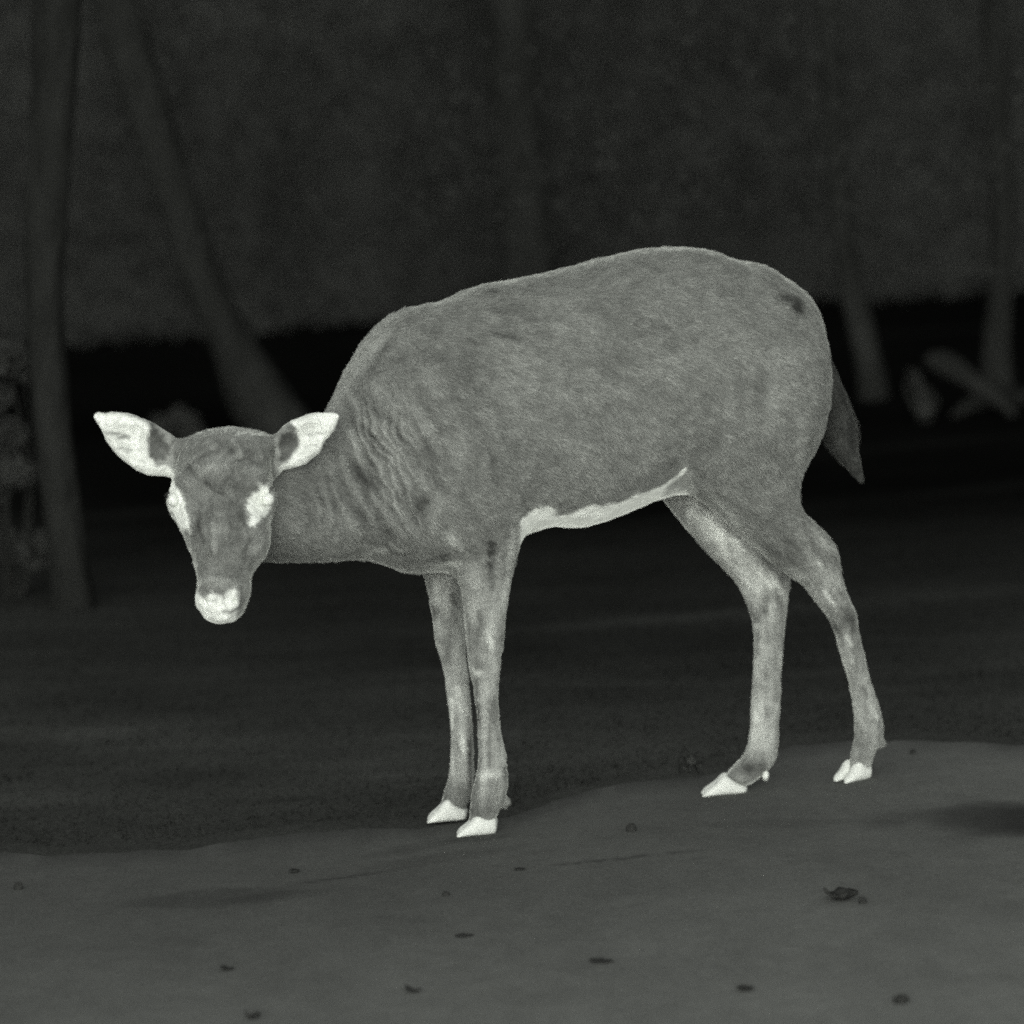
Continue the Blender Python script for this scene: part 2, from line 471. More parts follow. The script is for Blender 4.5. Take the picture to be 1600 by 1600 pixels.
f = np.maximum(f, np.maximum(q[0] - Z, Z - q[-1]))
union(sl, f.astype(np.float32), .022)
# brow ridges, eyeballs' sockets, nose bridge, cheeks
def on_head(px, py, sink):
    yc, hd = head_depth(py)
    xl = np.interp(py, [r[0] for r in hrows], [r[1] for r in hrows]); xr = np.interp(py, [r[0] for r in hrows], [r[2] for r in hrows])
    u = (px - (xl + xr) / 2) / ((xr - xl) / 2)
    return at(px, py, yc - hd * math.sqrt(max(0, 1 - u * u)) + sink)
for px, py, r, proud, k in ((281, 778, (.014, .016, .017), .004, .02), (413, 780, (.014, .016, .017), .004, .02),
                            (300, 754, (.016, .012, .010), .003, .02), (397, 754, (.016, .012, .010), .003, .02),
                            (347, 738, (.028, .016, .018), .001, .03),
                            (346, 810, (.013, .012, .018), .0015, .025), (346, 840, (.013, .012, .018), .002, .025), (345, 870, (.014, .012, .018), .002, .025),
                            (398, 838, (.012, .018, .022), .001, .03),
                            (344, 922, (.022, .012, .014), .002, .02), (325, 935, (.010, .010, .010), .002, .014), (364, 935, (.010, .010, .010), .002, .014)):
    ball(on_head(px, py, r[1] - proud), r, k)
# nostrils and mouth line
for px in (323, 366):
    ball(on_head(px, 938, .002), (.0040, .006, .0030), .005, True)

# ears: cupped leaves
def ear(rows, Yb, Yt):
    S, C = [], []
    for px, yt, yb in rows:
        u = abs(px - rows[0][0]) / abs(rows[-1][0] - rows[0][0])
        Yd = Yb + (Yt - Yb) * u
        p, r = at(px, yt, Yd), at(px, yb, Yd)
        S.append(p[0]); C.append(((p[2] + r[2]) / 2, (p[2] - r[2]) / 2, Yd))
    q, c = dense(S, C, 120)
    c[:, 1] = np.maximum(c[:, 1], .002)
    sl, (X, Y, Z) = block((q[0], c[:, 2].min() - .03, (c[:, 0] - c[:, 1]).min()), (q[-1], c[:, 2].max() + .04, (c[:, 0] + c[:, 1]).max()), .02)
    zc, b, yc = (np.interp(X, q, c[:, j]).astype(np.float32) for j in range(3))
    t = (Z - zc) / b
    w = Z - zc
    half = np.maximum(b * .46, .006)
    out = ell(w, Y - yc - .010, b, half)                       # outer shell
    inn = ell(w, Y - yc + .012, np.maximum(b - .0075, .002), np.maximum(half * 1.15, .004))   # the hollow, open to the front
    f = np.maximum(out, -inn)
    f = np.maximum(f, np.maximum(q[0] - X, X - q[-1]))
    union(sl, f.astype(np.float32), .012)
EAR_L = [(306, 686, 735), (290, 687, 742), (275, 687, 746), (262, 678, 745), (248, 667, 745), (233, 659, 744), (211, 651, 735), (189, 647, 718), (170, 645, 697), (157, 645, 673), (149, 646, 658), (146, 649, 653)]
EAR_R = [(398, 684, 738), (413, 682, 743), (428, 679, 747), (440, 669, 738), (452, 659, 734), (466, 652, 731), (480, 647, 726), (497, 644, 710), (513, 643, 686), (523, 643, 671), (528, 645, 661), (530, 648, 655)]
ear(EAR_L, HY + .020, HY + .000)
ear(EAR_R, HY + .020, HY + .000)

# ergots above the hooves
for px, py, v in ((789, 1253, -.055), (1376, 1160, -.030)):
    s, z = on_plane(px, py, v); c_ = s * UX + v * VX
    ball((c_[0], c_[1], z), (.007, .007, .008), .008)

def surface_nets(F):
    S = F < 0
    nx, ny, nz = F.shape
    cs = np.zeros((nx - 1, ny - 1, nz - 1), np.int8)
    for i in (0, 1):
        for j in (0, 1):
            for k in (0, 1):
                cs += S[i:nx - 1 + i, j:ny - 1 + j, k:nz - 1 + k]
    act = (cs > 0) & (cs < 8)
    idx = np.full(act.shape, -1, np.int64)
    I = np.argwhere(act)
    idx[act] = np.arange(len(I))
    acc = np.zeros((len(I), 3)); cnt = np.zeros(len(I))
    cor = [(i, j, k) for i in (0, 1) for j in (0, 1) for k in (0, 1)]
    val = {c: F[I[:, 0] + c[0], I[:, 1] + c[1], I[:, 2] + c[2]] for c in cor}
    for a in cor:
        for d in range(3):
            if a[d] == 0:
                b = tuple(1 if e == d else a[e] for e in range(3))
                fa, fb = val[a], val[b]
                m = (fa < 0) != (fb < 0)
                t = np.where(m, fa / np.where(m, fa - fb, 1), 0)
                p = np.tile(np.array(a, float), (len(I), 1)); p[:, d] += t
                acc[m] += p[m]; cnt[m] += 1
    V = LO + VOX * (I + acc / cnt[:, None])
    faces = []
    for d in range(3):
        e1, e2 = [(1, 2), (2, 0), (0, 1)][d]
        sa = [slice(0, n) for n in F.shape]; sb = list(sa)
        sa[d] = slice(0, F.shape[d] - 1); sb[d] = slice(1, F.shape[d])
        ch = S[tuple(sa)] != S[tuple(sb)]
        J = np.argwhere(ch)
        ok = (J[:, e1] > 0) & (J[:, e2] > 0) & (J[:, e1] < F.shape[e1] - 1) & (J[:, e2] < F.shape[e2] - 1)
        J = J[ok]
        ins = S[tuple(J.T)]
        o1 = np.zeros(3, int); o1[e1] = 1; o2 = np.zeros(3, int); o2[e2] = 1
        qd = np.stack([idx[tuple((J - o1 - o2).T)], idx[tuple((J - o2).T)], idx[tuple(J.T)], idx[tuple((J - o1).T)]], 1)
        qd[~ins] = qd[~ins][:, ::-1]
        faces.append(qd)
    return V, np.concatenate(faces)

V, Q = surface_nets(F)
del F
# keep the one body, drop crumbs
lab = np.arange(len(V))
edges = np.concatenate([Q[:, [0, 1]], Q[:, [1, 2]], Q[:, [2, 3]], Q[:, [3, 0]]])
while True:
    m = np.minimum(lab[edges[:, 0]], lab[edges[:, 1]])
    new = lab.copy(); np.minimum.at(new, edges[:, 0], m); np.minimum.at(new, edges[:, 1], m)
    new = new[new]
    if (new == lab).all(): break
    lab = new
u, n_ = np.unique(lab, return_counts=True)
keep = lab == u[n_.argmax()]
print("islands", len(u), "kept", keep.sum(), "of", len(V))
re_ = np.cumsum(keep) - 1
Q = re_[Q[keep[Q[:, 0]]]]; V = V[keep]

def neighbours(Q, n):
    e = np.concatenate([Q[:, [0, 1]], Q[:, [1, 2]], Q[:, [2, 3]], Q[:, [3, 0]]])
    return np.unique(np.sort(e, 1), axis=0)
EDG = neighbours(Q, len(V))
DEG = np.bincount(EDG.ravel(), minlength=len(V)).astype(float)
def lap(A):
    r = np.zeros_like(A)
    for k in range(A.shape[1]):
        r[:, k] = np.bincount(EDG[:, 0], A[EDG[:, 1], k], len(A)) + np.bincount(EDG[:, 1], A[EDG[:, 0], k], len(A))
    return r / DEG[:, None] - A
for _ in range(4):
    V = V + .55 * lap(V); V = V - .57 * lap(V)
def normals(V, Q):
    n = np.cross(V[Q[:, 2]] - V[Q[:, 0]], V[Q[:, 3]] - V[Q[:, 1]])
    N = np.zeros_like(V)
    for k in range(4):
        for d in range(3):
            N[:, d] += np.bincount(Q[:, k], n[:, d], len(V))
    return N / (np.linalg.norm(N, axis=1, keepdims=True) + 1e-12)
px, py = to_photo(V)
soft = 1 - np.clip(sstep(640, 650, py) * sstep(760, 750, py) * ((px < 285) | ((px > 420) & (px < 535) & (V[:, 1] < HY + .06))), 0, 1)
soft = soft * (1 - .75 * sstep(900, 960, py) * (px > 600)) * (1 - .55 * (px < 430))
for _ in range(14):
    V = V + .5 * soft[:, None] * lap(V); V = V - .51 * soft[:, None] * lap(V)
for _ in range(10):
    V = V + .5 * soft[:, None] * (py < 960)[:, None] * lap(V)
NV = normals(V, Q)

# coat relief: folds on the neck, loose skin, muscle and hair clumps
px, py = to_photo(V)
sv = V[:, :2] @ UX; vv = V[:, :2] @ VX
head = (V[:, 1] < HY + .045 + 0.0) & (px < 432) | (px < 345)
headm = sstep(HY + .05, HY + .02, V[:, 1]) * sstep(440, 420, px)
headm = np.maximum(headm, sstep(352, 335, px))
def stroke(pts, w):
    """soft line through points traced on the coat"""
    P = np.array(pts, float); d = np.full(len(px), 1e9)
    for a, b in zip(P[:-1], P[1:]):
        e = b - a; wx, wy = px - a[0], py - a[1]
        t = np.clip((wx * e[0] + wy * e[1]) / (e @ e), 0, 1)
        d = np.minimum(d, np.hypot(wx - t * e[0], wy - t * e[1]))
    return np.exp(-(d / w)**2)
def C1(*pts):
    return [(120 + x / 3.636, 600 + y / 3.636) for x, y in pts]
def gauss(cx, cy, rx, ry, ang=0):
    c_, s_ = math.cos(R(ang)), math.sin(R(ang))
    dx, dy = px - cx, py - cy
    return np.exp(-(((dx * c_ + dy * s_) / rx)**2 + ((-dx * s_ + dy * c_) / ry)**2))
warp = 15 * fbm(V, 9, 2) + 9 * fbm(V, 30, 3)
ph = (px - 560) * .90 - (py - 700) * (.42 - .0009 * (py - 700)) + warp
fm = sstep(-.3, .3, fbm(V, 12, 2))
fold = fm * np.sin(2 * np.pi * ph / 22) + (1.2 - fm) * .8 * np.sin(2 * np.pi * ph / 13.1 + 2)
fold = fold + .35 * np.abs(fold) * fold
foldmask = np.clip(gauss(562, 690, 62, 100, 20) + .75 * gauss(610, 765, 60, 95, 0) + .25 * gauss(505, 790, 60, 65), 0, 1) * (1 - headm) * sstep(515, 545, px + (py - 640) * .25 + 20)
foldmask = foldmask * (.25 + 1.35 * np.clip(fbm(V, 15, 2) + .35, 0, 1))
ca, sa = math.cos(R(38)), math.sin(R(38))
ST = np.c_[(sv * ca - V[:, 2] * sa) * .35, vv * .8, (sv * sa + V[:, 2] * ca)]
streak_ = fbm(ST, 70, 3)
crs = fbm(np.c_[sv * .9 + V[:, 2] * .42, vv * .3, (V[:, 2] - sv * .45) * .22], 88, 3)
foldw = np.clip(gauss(580, 720, 95, 140, 15) + .6 * gauss(690, 700, 80, 110), 0, 1) * (1 - headm)
disp = .0026 * fold * foldmask * sstep(530, 575, px + (py - 640) * .3) + .0028 * crs * foldw + .0007 * streak_ * (1 - headm)
disp += .0010 * fbm(V, 22, 3) * (1 - .6 * headm) + .00055 * fbm(V * np.array([1, 1, 1.6]), 75, 2)
disp += -.004 * gauss(655, 795, 9, 22, 35) * (vv < 0)
disp += .004 * gauss(640, 770, 60, 10, 60) * (vv < 0)
disp += headm * (.0012 * fbm(V, 60, 3))
disp += headm * .0025 * (gauss(350, 700, 30, 6, 8) - gauss(350, 715, 34, 5, 0) - .8 * gauss(345, 760, 8, 14))
# brow furrows and the creases of the face
brow_hi = stroke(C1((690, 480), (640, 440), (690, 400), (770, 372)), 2.6) + stroke(C1((880, 310), (935, 400), (880, 435)), 2.4) + stroke(C1((840, 470), (870, 420), (900, 400)), 2.4) + .8 * stroke(C1((700, 500), (760, 470), (800, 500)), 3.5) + .7 * stroke(C1((1000, 480), (1060, 520)), 3)
brow_lo = stroke(C1((650, 415), (740, 378), (800, 385), (820, 360)), 2.2) + stroke(C1((860, 360), (895, 395)), 2.4) + stroke(C1((885, 440), (960, 418), (1045, 465)), 2.6) + stroke(C1((735, 560), (780, 610), (830, 625)), 3.2) + .8 * stroke(C1((640, 470), (680, 540), (730, 560)), 2.6) + .8 * stroke(C1((840, 560), (890, 500)), 2.8) + .8 * stroke(C1((700, 680), (690, 800), (720, 900)), 3) + .8 * stroke(C1((930, 700), (960, 820), (1000, 900)), 3) + .6 * stroke(C1((760, 640), (770, 740)), 2.5)
nose_hi = stroke(C1((775, 800), (785, 960)), 3.2) + .7 * stroke(C1((860, 800), (850, 880)), 2.6) + .7 * stroke(C1((740, 1110), (860, 1130)), 5)
nose_lo = .8 * stroke(C1((790, 1085), (930, 1092)), 2.5) + .7 * stroke(C1((980, 880), (950, 1000), (940, 1060)), 2.5) + .7 * stroke(C1((720, 1165), (800, 1195), (880, 1175)), 2.5)
disp += headm * (.0014 * (brow_hi + nose_hi) - .0013 * (brow_lo + nose_lo))
# creases of the brisket and upper arm
br_hi = stroke([(572, 866), (585, 860), (600, 858)], 3.5) + .8 * stroke([(612, 852), (622, 858)], 4) + .7 * stroke([(690, 770), (682, 800), (672, 830)], 6)
br_lo = stroke([(668, 782), (655, 798), (646, 812)], 5) + .8 * stroke([(600, 850), (618, 866), (640, 866)], 3.2) + .8 * stroke([(665, 878), (690, 868), (712, 862)], 3) + .6 * stroke([(808, 765), (825, 800)], 3.5) + .5 * stroke([(735, 640), (760, 700), (775, 760)], 6)
disp += (1 - headm) * (.0016 * br_hi - .0022 * br_lo)
V = V + NV * disp[:, None]
NV = normals(V, Q)

# coat tone (albedo) per point
leg = sstep(835, 960, py) * (1 - headm) * (px > 655)
tone = .158 + .012 * fbm(V, 5, 2) + .020 * fbm(V, 26, 3) + .016 * fbm(V * np.array([1.0, 1.0, 2.4]), 60, 3)
tone += -.008 * gauss(480, 800, 90, 80) * (1 - headm)
tone += .108 * leg * (1 + .5 * fbm(V * np.array([1, 1, .4]), 30, 3)) + .025 * leg * fbm(V * np.array([1, 1, .6]), 48, 3)
tone += .075 * gauss(580, 548, 66, 8, -56) + .042 * fold * foldmask + .070 * crs * foldw + .022 * streak_ * (1 - headm) * sstep(.2, .8, fbm(V, 7, 2) + .6)
# pale edge of the mane and spine
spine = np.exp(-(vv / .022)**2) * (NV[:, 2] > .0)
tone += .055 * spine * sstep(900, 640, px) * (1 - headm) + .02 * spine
tone += (1 - headm) * (.085 * br_hi - .075 * br_lo)  # brisket ridges paled and creases shaded in the colour itself
TH = np.c_[(sv - V[:, 2]) * .2, vv, (sv + V[:, 2])]
tendon = fbm(TH, 55, 3)
inn_m = sstep(735, 790, py) * sstep(990, 930, py) * (px > 1020) * (px < 1330)
tone += inn_m * (vv > -.03) * .10 * tendon + inn_m * (vv <= -.03) * sstep(800, 850, py) * .07 * tendon
def C5(*p):
    return [(1000 + x / 2.76, 700 + y / 2.76) for x, y in p]
def C4(*p):
    return [(560 + x / 2.91, 780 + y / 2.91) for x, y in p]
v_hi = sum(stroke(q_, w_) for q_, w_ in ((C5((160, 210), (185, 270)), 4), (C5((225, 150), (240, 250)), 3.5), (C5((280, 300), (330, 345)), 4), (C5((330, 350), (430, 420)), 3.5), (C5((490, 510), (560, 590)), 3.5), (C5((560, 540), (612, 625)), 4),
    (C5((740, 345), (800, 430), (835, 425)), 4), (C5((760, 480), (800, 530)), 3), (C5((790, 600), (850, 700)), 4), (C5((890, 810), (912, 850)), 3.5), (C5((975, 1070), (1020, 1160)), 3.5),
    (C5((498, 760), (500, 1000), (490, 1250)), 4), (C5((606, 880), (594, 1100), (565, 1260)), 4), (C5((850, 830), (890, 980), (930, 1170)), 3.5),
    (C4((570, 590), (600, 640), (605, 690)), 4), (C4((500, 735), (535, 790), (565, 785)), 3.5), (C4((335, 300), (400, 285), (450, 285)), 4), (C4((640, 660), (622, 770)), 4), (C4((450, 860), (465, 1000), (480, 1150)), 4), (C4((690, 150), (680, 300), (655, 480)), 5),
    (C4((425, 900), (430, 1100), (430, 1250)), 3), (C4((640, 860), (640, 1000), (660, 1200)), 4), (C4((560, 1260), (640, 1250)), 7)))
v_lo = sum(stroke(q_, w_) for q_, w_ in ((C5((200, 170), (215, 300), (240, 345)), 4), (C5((370, 395), (400, 480)), 4), (C5((700, 330), (740, 430), (800, 525)), 3.5), (C5((820, 620), (870, 690)), 4), (C5((900, 700), (915, 780)), 8), (C5((965, 1035), (980, 1085)), 3), (C5((545, 640), (540, 700)), 7),
    (C5((545, 950), (545, 1250)), 3.5), (C4((385, 650), (420, 780)), 6), (C4((550, 515), (560, 600)), 6), (C4((470, 780), (490, 830)), 4), (C4((340, 480), (350, 540)), 5), (C4((540, 820), (545, 1000)), 4), (C4((590, 200), (600, 400)), 6), (C4((500, 1100), (510, 1300)), 4), (C4((600, 900), (590, 1200)), 4), (C4((420, 430), (440, 470)), 5)))
jit_ = .6 + .8 * sstep(-.4, .4, fbm(V, 45, 2))
tone += (1 - headm) * (.155 * v_hi - .105 * v_lo) * jit_ * (py > 740)
legz = fbm(V * np.array([1, 1, .14]), 75, 3)
tone += .12 * leg * legz + .03 * leg * fbm(V, 85, 2)
# paler hind edge of the haunch
tone += .045 * gauss(1252, 740, 14, 70) + .03 * gauss(1215, 570, 18, 90) * (vv < 0) + .03 * gauss(1205, 640, 12, 40)
bright_arm = .10 * stroke([(703, 835), (712, 852)], 7)
tone += bright_arm * (px < 722)
# bare warm skin: belly, groin, inner thigh; plus a bright thigh rim painted in
under = sstep(.25, -.35, NV[:, 2])
bell_y = np.interp(px, [800, 815, 850, 880, 920, 960, 1000, 1027, 1075], [850, 830, 819, 825, 815, 803, 785, 772, 733])
wdt = np.interp(px, [815, 850, 960, 1000, 1030, 1070], [24, 21, 16, 12, 8.5, 6])
belly = sstep(1.25, .75, (bell_y - py) / wdt + .45 * fbm(V, 40, 3)) * sstep(806, 818, px) * sstep(1076, 1070, px) * (py < 870) * sstep(.45, .1, NV[:, 2])
below = sstep(4, -6, bell_y - py) * sstep(1030, 1045, px) * sstep(1085, 1075, px)
tone = tone * (1 - belly) + belly * .88
tone = tone * (1 - below) + below * .24
inner = gauss(1105, 820, 75, 26, 50) * (vv > -.02) + .5 * gauss(1180, 900, 70, 22, 48) * (vv > -.02)
tone += .22 * np.clip(inner, 0, 1) * (1 + .7 * fbm(V, 28, 3)) * (1 - belly)
tone += .17 * gauss(1152, 822, 88, 7, 49) * (1 + .8 * fbm(V, 45, 2)) + .07 * gauss(1195, 890, 40, 6, 50)  # bright rim along the near thigh's front contour, painted into the coat
tone += .10 * gauss(1296, 848, 24, 8, 45) + .06 * gauss(1290, 900, 34, 9, 60)
tone += .10 * gauss(703, 846, 11, 17, -20) + .05 * gauss(800, 860, 9, 60)
# darker tufts and scuffs, with shade painted into the chest creases
dk = .85 * gauss(1241, 474, 9, 17, -15) + .55 * gauss(1222, 462, 9, 9) + .75 * gauss(767, 456, 12, 3.4) + .5 * gauss(786, 525, 26, 4, 14) + .35 * gauss(735, 535, 16, 6, 12)
dk += .35 * gauss(655, 797, 10, 20, 32) + .45 * gauss(694, 868, 26, 5, -14) + .5 * gauss(1330, 966, 14, 13) + .45 * gauss(683, 955, 8, 12) + .35 * gauss(700, 1012, 8, 24) + .3 * gauss(745, 990, 9, 30)
dk += .5 * gauss(757, 1268, 26, 22) + .5 * gauss(715, 1248, 20, 22) + .62 * gauss(1178, 1200, 24, 18) + .4 * gauss(1345, 1168, 18, 22) + .3 * gauss(1353, 1090, 6, 16, -15) + .3 * gauss(590, 560, 5, 55, 32)
dk += .25 * gauss(1040, 725, 26, 7, -30) + .25 * gauss(1150, 640, 5, 28) + .22 * gauss(1185, 600, 10, 60)
tone *= 1 - np.clip(1.15 * dk * (1 + .5 * fbm(V, 50, 2)), 0, .88)
# face
face = headm
tone = tone * (1 - face) + face * (.152 + .026 * fbm(V, 38, 3) + .034 * fbm(V, 90, 2))
tone += face * (.05 * gauss(340, 722, 12, 14) + .035 * gauss(338, 850, 9, 30) + .04 * gauss(376, 712, 14, 4, 40) + .03 * gauss(395, 740, 16, 5, 10) + .035 * gauss(405, 850, 10, 22) - .045 * gauss(345, 762, 18, 9) - .04 * gauss(320, 712, 14, 5, -25) - .035 * gauss(352, 702, 12, 6, 30)
                - .03 * gauss(372, 800, 6, 40) - .03 * gauss(310, 800, 6, 40) + .06 * gauss(340, 912, 30, 10))
jag = 4.5 * fbm(V, 95, 3)
tone += face * (.085 * (brow_hi + nose_hi) - .065 * (brow_lo + nose_lo))  # furrow shade and pale ridges painted into the face colour
front = NV[:, 1] < .35
def inside(poly, soft=4.0):
    P = np.array(poly, float); n = len(P)
    d = np.full(len(px), 1e9); c_ = np.zeros(len(px), bool)
    x, y = px, py
    for i in range(n):
        a, b = P[i], P[(i + 1) % n]
        e = b - a; w = np.c_[x - a[0], y - a[1]]
        t = np.clip((w @ e) / (e @ e), 0, 1)
        d = np.minimum(d, np.hypot(w[:, 0] - t * e[0], w[:, 1] - t * e[1]))
        c_ ^= ((a[1] > y) != (b[1] > y)) & (x < (b[0] - a[0]) * (y - a[1]) / (b[1] - a[1] + 1e-12) + a[0])
    sd = np.where(c_, -d, d) + jag
    return sstep(soft, -soft, sd)
WHITE = .76
hot = inside([(272, 754), (279, 765), (286, 783), (295, 800), (297, 815), (297, 833), (284, 828), (268, 806), (260, 785), (262, 762)])
hot = np.maximum(hot, inside([(404, 754), (420, 757), (428, 770), (425, 786), (419, 799), (409, 811), (398, 823), (391, 822), (389, 806), (384, 790), (392, 776), (402, 768)]))
hot = np.maximum(hot, inside([(303, 923), (318, 929), (334, 932), (350, 929), (359, 923), (367, 918), (371, 925), (370, 938), (374, 950), (371, 966), (356, 980), (325, 980), (306, 962), (300, 940)]))
hot *= front * face
comma = .9 * stroke(C1((835, 1290), (880, 1298), (915, 1270), (938, 1225), (942, 1165)), 2.9) + .55 * stroke(C1((835, 1190), (832, 1225), (850, 1275)), 2.2) + .55 * stroke(C1((715, 1210), (790, 1235), (800, 1215)), 2.2) + .45 * stroke(C1((840, 1215), (880, 1190)), 2.2) + .35 * stroke(C1((760, 1290), (830, 1300)), 2)
comma += .5 * (stroke(C1((590, 690), (600, 740)), 1.6) + stroke(C1((1050, 690), (1090, 680)), 1.6))
tone = tone * (1 - hot) + hot * (WHITE - .58 * np.clip(comma, 0, 1) + .05 * fbm(V, 60, 2))
tone += face * (1 - hot) * .10 * stroke(C1((960, 1150), (970, 1230), (930, 1310)), 4)
# inner ears
jag *= .45
inside_ear = inside
earL = inside_ear([(143, 644), (190, 647), (222, 655), (236, 668), (230, 690), (231, 712), (246, 728), (260, 727), (274, 743), (262, 749), (233, 750), (205, 738), (180, 716), (155, 680)])
earR = inside_ear([(534, 643), (500, 641), (470, 647), (452, 656), (462, 668), (468, 690), (462, 706), (446, 724), (434, 730), (436, 742), (462, 737), (484, 730), (503, 710), (520, 680)])
isear = (px < 272) | ((px > 428) & (px < 535) & (V[:, 1] < HY + .038))
tuft = np.maximum(gauss(247, 699, 13, 25, -12)**.5, gauss(451, 696, 13, 24, 14)**.5)
tone = np.where(isear & (py < 752) & (py > 640), .25 + .05 * fbm(V, 60, 2) - .15 * sstep(.35, .7, tuft + .45 * fbm(V, 90, 3)), tone)
hear = np.maximum(earL, earR) * isear * sstep(.15, -.2, NV[:, 1])
vein = stroke(C1((170, 275), (240, 285), (300, 300), (240, 305)), 2.4) + .7 * stroke(C1((230, 365), (310, 372)), 2.2) + .7 * stroke(C1((1310, 290), (1420, 275)), 1.9) + .5 * stroke(C1((1300, 352), (1370, 345)), 2) + .5 * stroke(C1((1440, 250), (1450, 300)), 2) + .35 * np.abs(fbm(V, 40, 3))
tone = tone * (1 - hear) + hear * (WHITE - .44 * np.clip(vein, 0, 1.2))
tone = np.clip(tone, .03, .88)

m_coat = material("deer_coat", attr="tone", noises=((55, .90, 1.10), (170, .84, 1.16)), bump=((170, .35, .004), (420, .22, .002)), sheen=1.0, stretch=(1, 1, 1))
deer = empty("deer", (0.15, 0.05, float(ground_z(0.15, 0.05))))
tag(deer, "grey antlerless deer standing on the road with lowered head and pale ears facing the camera", "deer")
body = put(link_mesh("body", V, Q, m_coat, attr={"tone": tone}), deer)

# short hair lying along the coat
m_fur = material("fur_hair", attr="tone", rough=1.0, sheen=1.0, spec=.05)
nf = 230000
isear_ = isear & (py > 640) & (py < 752)
pick = rng.choice(np.flatnonzero(~isear_ & (hot < .4) & (belly < .4) & ((py < 1200) | ((px < 830) & (py < 1268)))), nf)
bp, bn, bt = V[pick], NV[pick], tone[pick]
fpx, fpy = px[pick], py[pick]
hm, lm = headm[pick], np.clip(leg[pick], 0, 1)
run = np.c_[UX[0] + 0 * fpx, UX[1] + 0 * fpx, -.75 + 0 * fpx]
run = run * (1 - lm)[:, None] + np.array([.1, 0, -1.0]) * lm[:, None]
run = run * (1 - hm)[:, None] + np.c_[(fpx - 348) / 60, 0 * fpx, .9 + 0 * fpx] * hm[:, None]
run += .35 * np.c_[vnoise(bp, 14), vnoise(bp + 5, 14), vnoise(bp + 9, 14)] + rng.normal(size=(nf, 3)) * .16
run -= bn * (run * bn).sum(1)[:, None]; run /= np.linalg.norm(run, axis=1, keepdims=True) + 1e-9
sidev = np.cross(run, bn)
ln = (.0105 * (1 - lm) + .0045 * lm) * (1 - .5 * hm) * rng.uniform(.6, 1.25, nf)
earm = isear[pick] & (fpy > 640) & (fpy < 752)
nearb = (bell_y[pick] - fpy < 34) & (fpx > 806) & (fpx < 1085) & (fpy < 870)
ln = np.where(nearb, ln * .38, ln)
ln = ln * (1 - .5 * np.clip(foldmask[pick], 0, 1))
wd = rng.uniform(.00035, .0008, nf)
jit = sidev * (rng.normal(size=nf) * .0014)[:, None] + run * (rng.normal(size=nf) * .0014)[:, None]
b0 = bp + jit - bn * .0006
tip = b0 + run * ln[:, None] + bn * (ln * rng.uniform(.10, .26, nf) + .0004)[:, None]
mid = b0 + run * (ln * .5)[:, None] + bn * (ln * .13 + .0008)[:, None]
VF = np.stack([b0 - sidev * wd[:, None], b0 + sidev * wd[:, None], mid + sidev * wd[:, None] * .8, tip, mid - sidev * wd[:, None] * .8], 1).reshape(-1, 3)
o5 = np.arange(nf)[:, None] * 5
FF = np.concatenate([o5 + np.array([0, 1, 2, 4]), ], 0)
FT = o5 + np.array([4, 2, 3])
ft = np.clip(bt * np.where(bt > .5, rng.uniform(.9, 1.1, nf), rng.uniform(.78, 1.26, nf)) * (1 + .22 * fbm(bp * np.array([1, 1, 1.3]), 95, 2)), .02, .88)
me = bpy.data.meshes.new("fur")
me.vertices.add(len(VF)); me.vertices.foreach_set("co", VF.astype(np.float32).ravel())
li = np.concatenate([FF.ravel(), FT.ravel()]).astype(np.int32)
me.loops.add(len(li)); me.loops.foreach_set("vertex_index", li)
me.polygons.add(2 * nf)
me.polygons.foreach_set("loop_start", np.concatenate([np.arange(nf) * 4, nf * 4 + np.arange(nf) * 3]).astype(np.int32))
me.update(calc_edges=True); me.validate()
a_ = me.attributes.new("tone", 'FLOAT', 'POINT'); a_.data.foreach_set("value", np.clip(np.stack([ft * .85, ft * .85, ft * 1.1, ft * 1.55, ft * 1.1], 1), .02, .88).ravel().astype(np.float32))  # paler tips paint a bright rim along the outlines
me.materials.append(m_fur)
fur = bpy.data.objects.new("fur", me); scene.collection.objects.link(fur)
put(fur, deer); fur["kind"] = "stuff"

# ------------------------------------------------------------------ hooves, dewclaws, eyes, tail
m_hoof = material("hoof_horn", value=.76, noises=((60, .90, 1.0), (220, .85, 1.05)), bump=((150, .2, .002),), rough=.6, spec=.25)
def claw(root_xy, z0, fwd, side, L, hgt, wid, heelh):
    """one pointed toe: rings from heel to tip"""
    rows = [(0.0, heelh * .8, .62), (.05, heelh, .85), (.20, heelh + (1 - heelh) * .25, 1.0), (.38, heelh + (1 - heelh) * .68, 1.0), (.50, 1.0, .95), (.58, .92, .90), (.68, .70, .78), (.82, .48, .68), (.92, .34, .56), (.97, .25, .44), (1.0, .13, .24)]
    q, c = dense([r[0] for r in rows], [r[1:] for r in rows], 18)
    Vt, n = [], 16
    for t, (hh, ww) in zip(q, c):
        for j in range(n):
            a = 2 * math.pi * j / n
            cx, cz = math.cos(a), math.sin(a)
            cx = math.copysign(abs(cx)**.95, cx); cz = math.copysign(abs(cz)**.75, cz)
            u = .5 + .5 * cz                                   # 0 at the sole
            lean = -.05 * L * u * u * (1 - .2 * t)              # the front wall leans back
            p = root_xy + fwd * (t * L * 1.0 + lean + .05 * L) + side * (cx * wid * ww * (1.08 - .22 * u))
            Vt.append((p[0], p[1], z0 + u * hgt * hh))
    Fc = []
    m = len(q)
    for i in range(m - 1):
        for j in range(n):
            Fc.append((i * n + j, i * n + (j + 1) % n, (i + 1) * n + (j + 1) % n, (i + 1) * n + j))
    Fc.append(tuple(range(n))[::-1]); Fc.append(tuple(range((m - 1) * n, m * n)))
    return Vt, [f[::-1] for f in Fc]

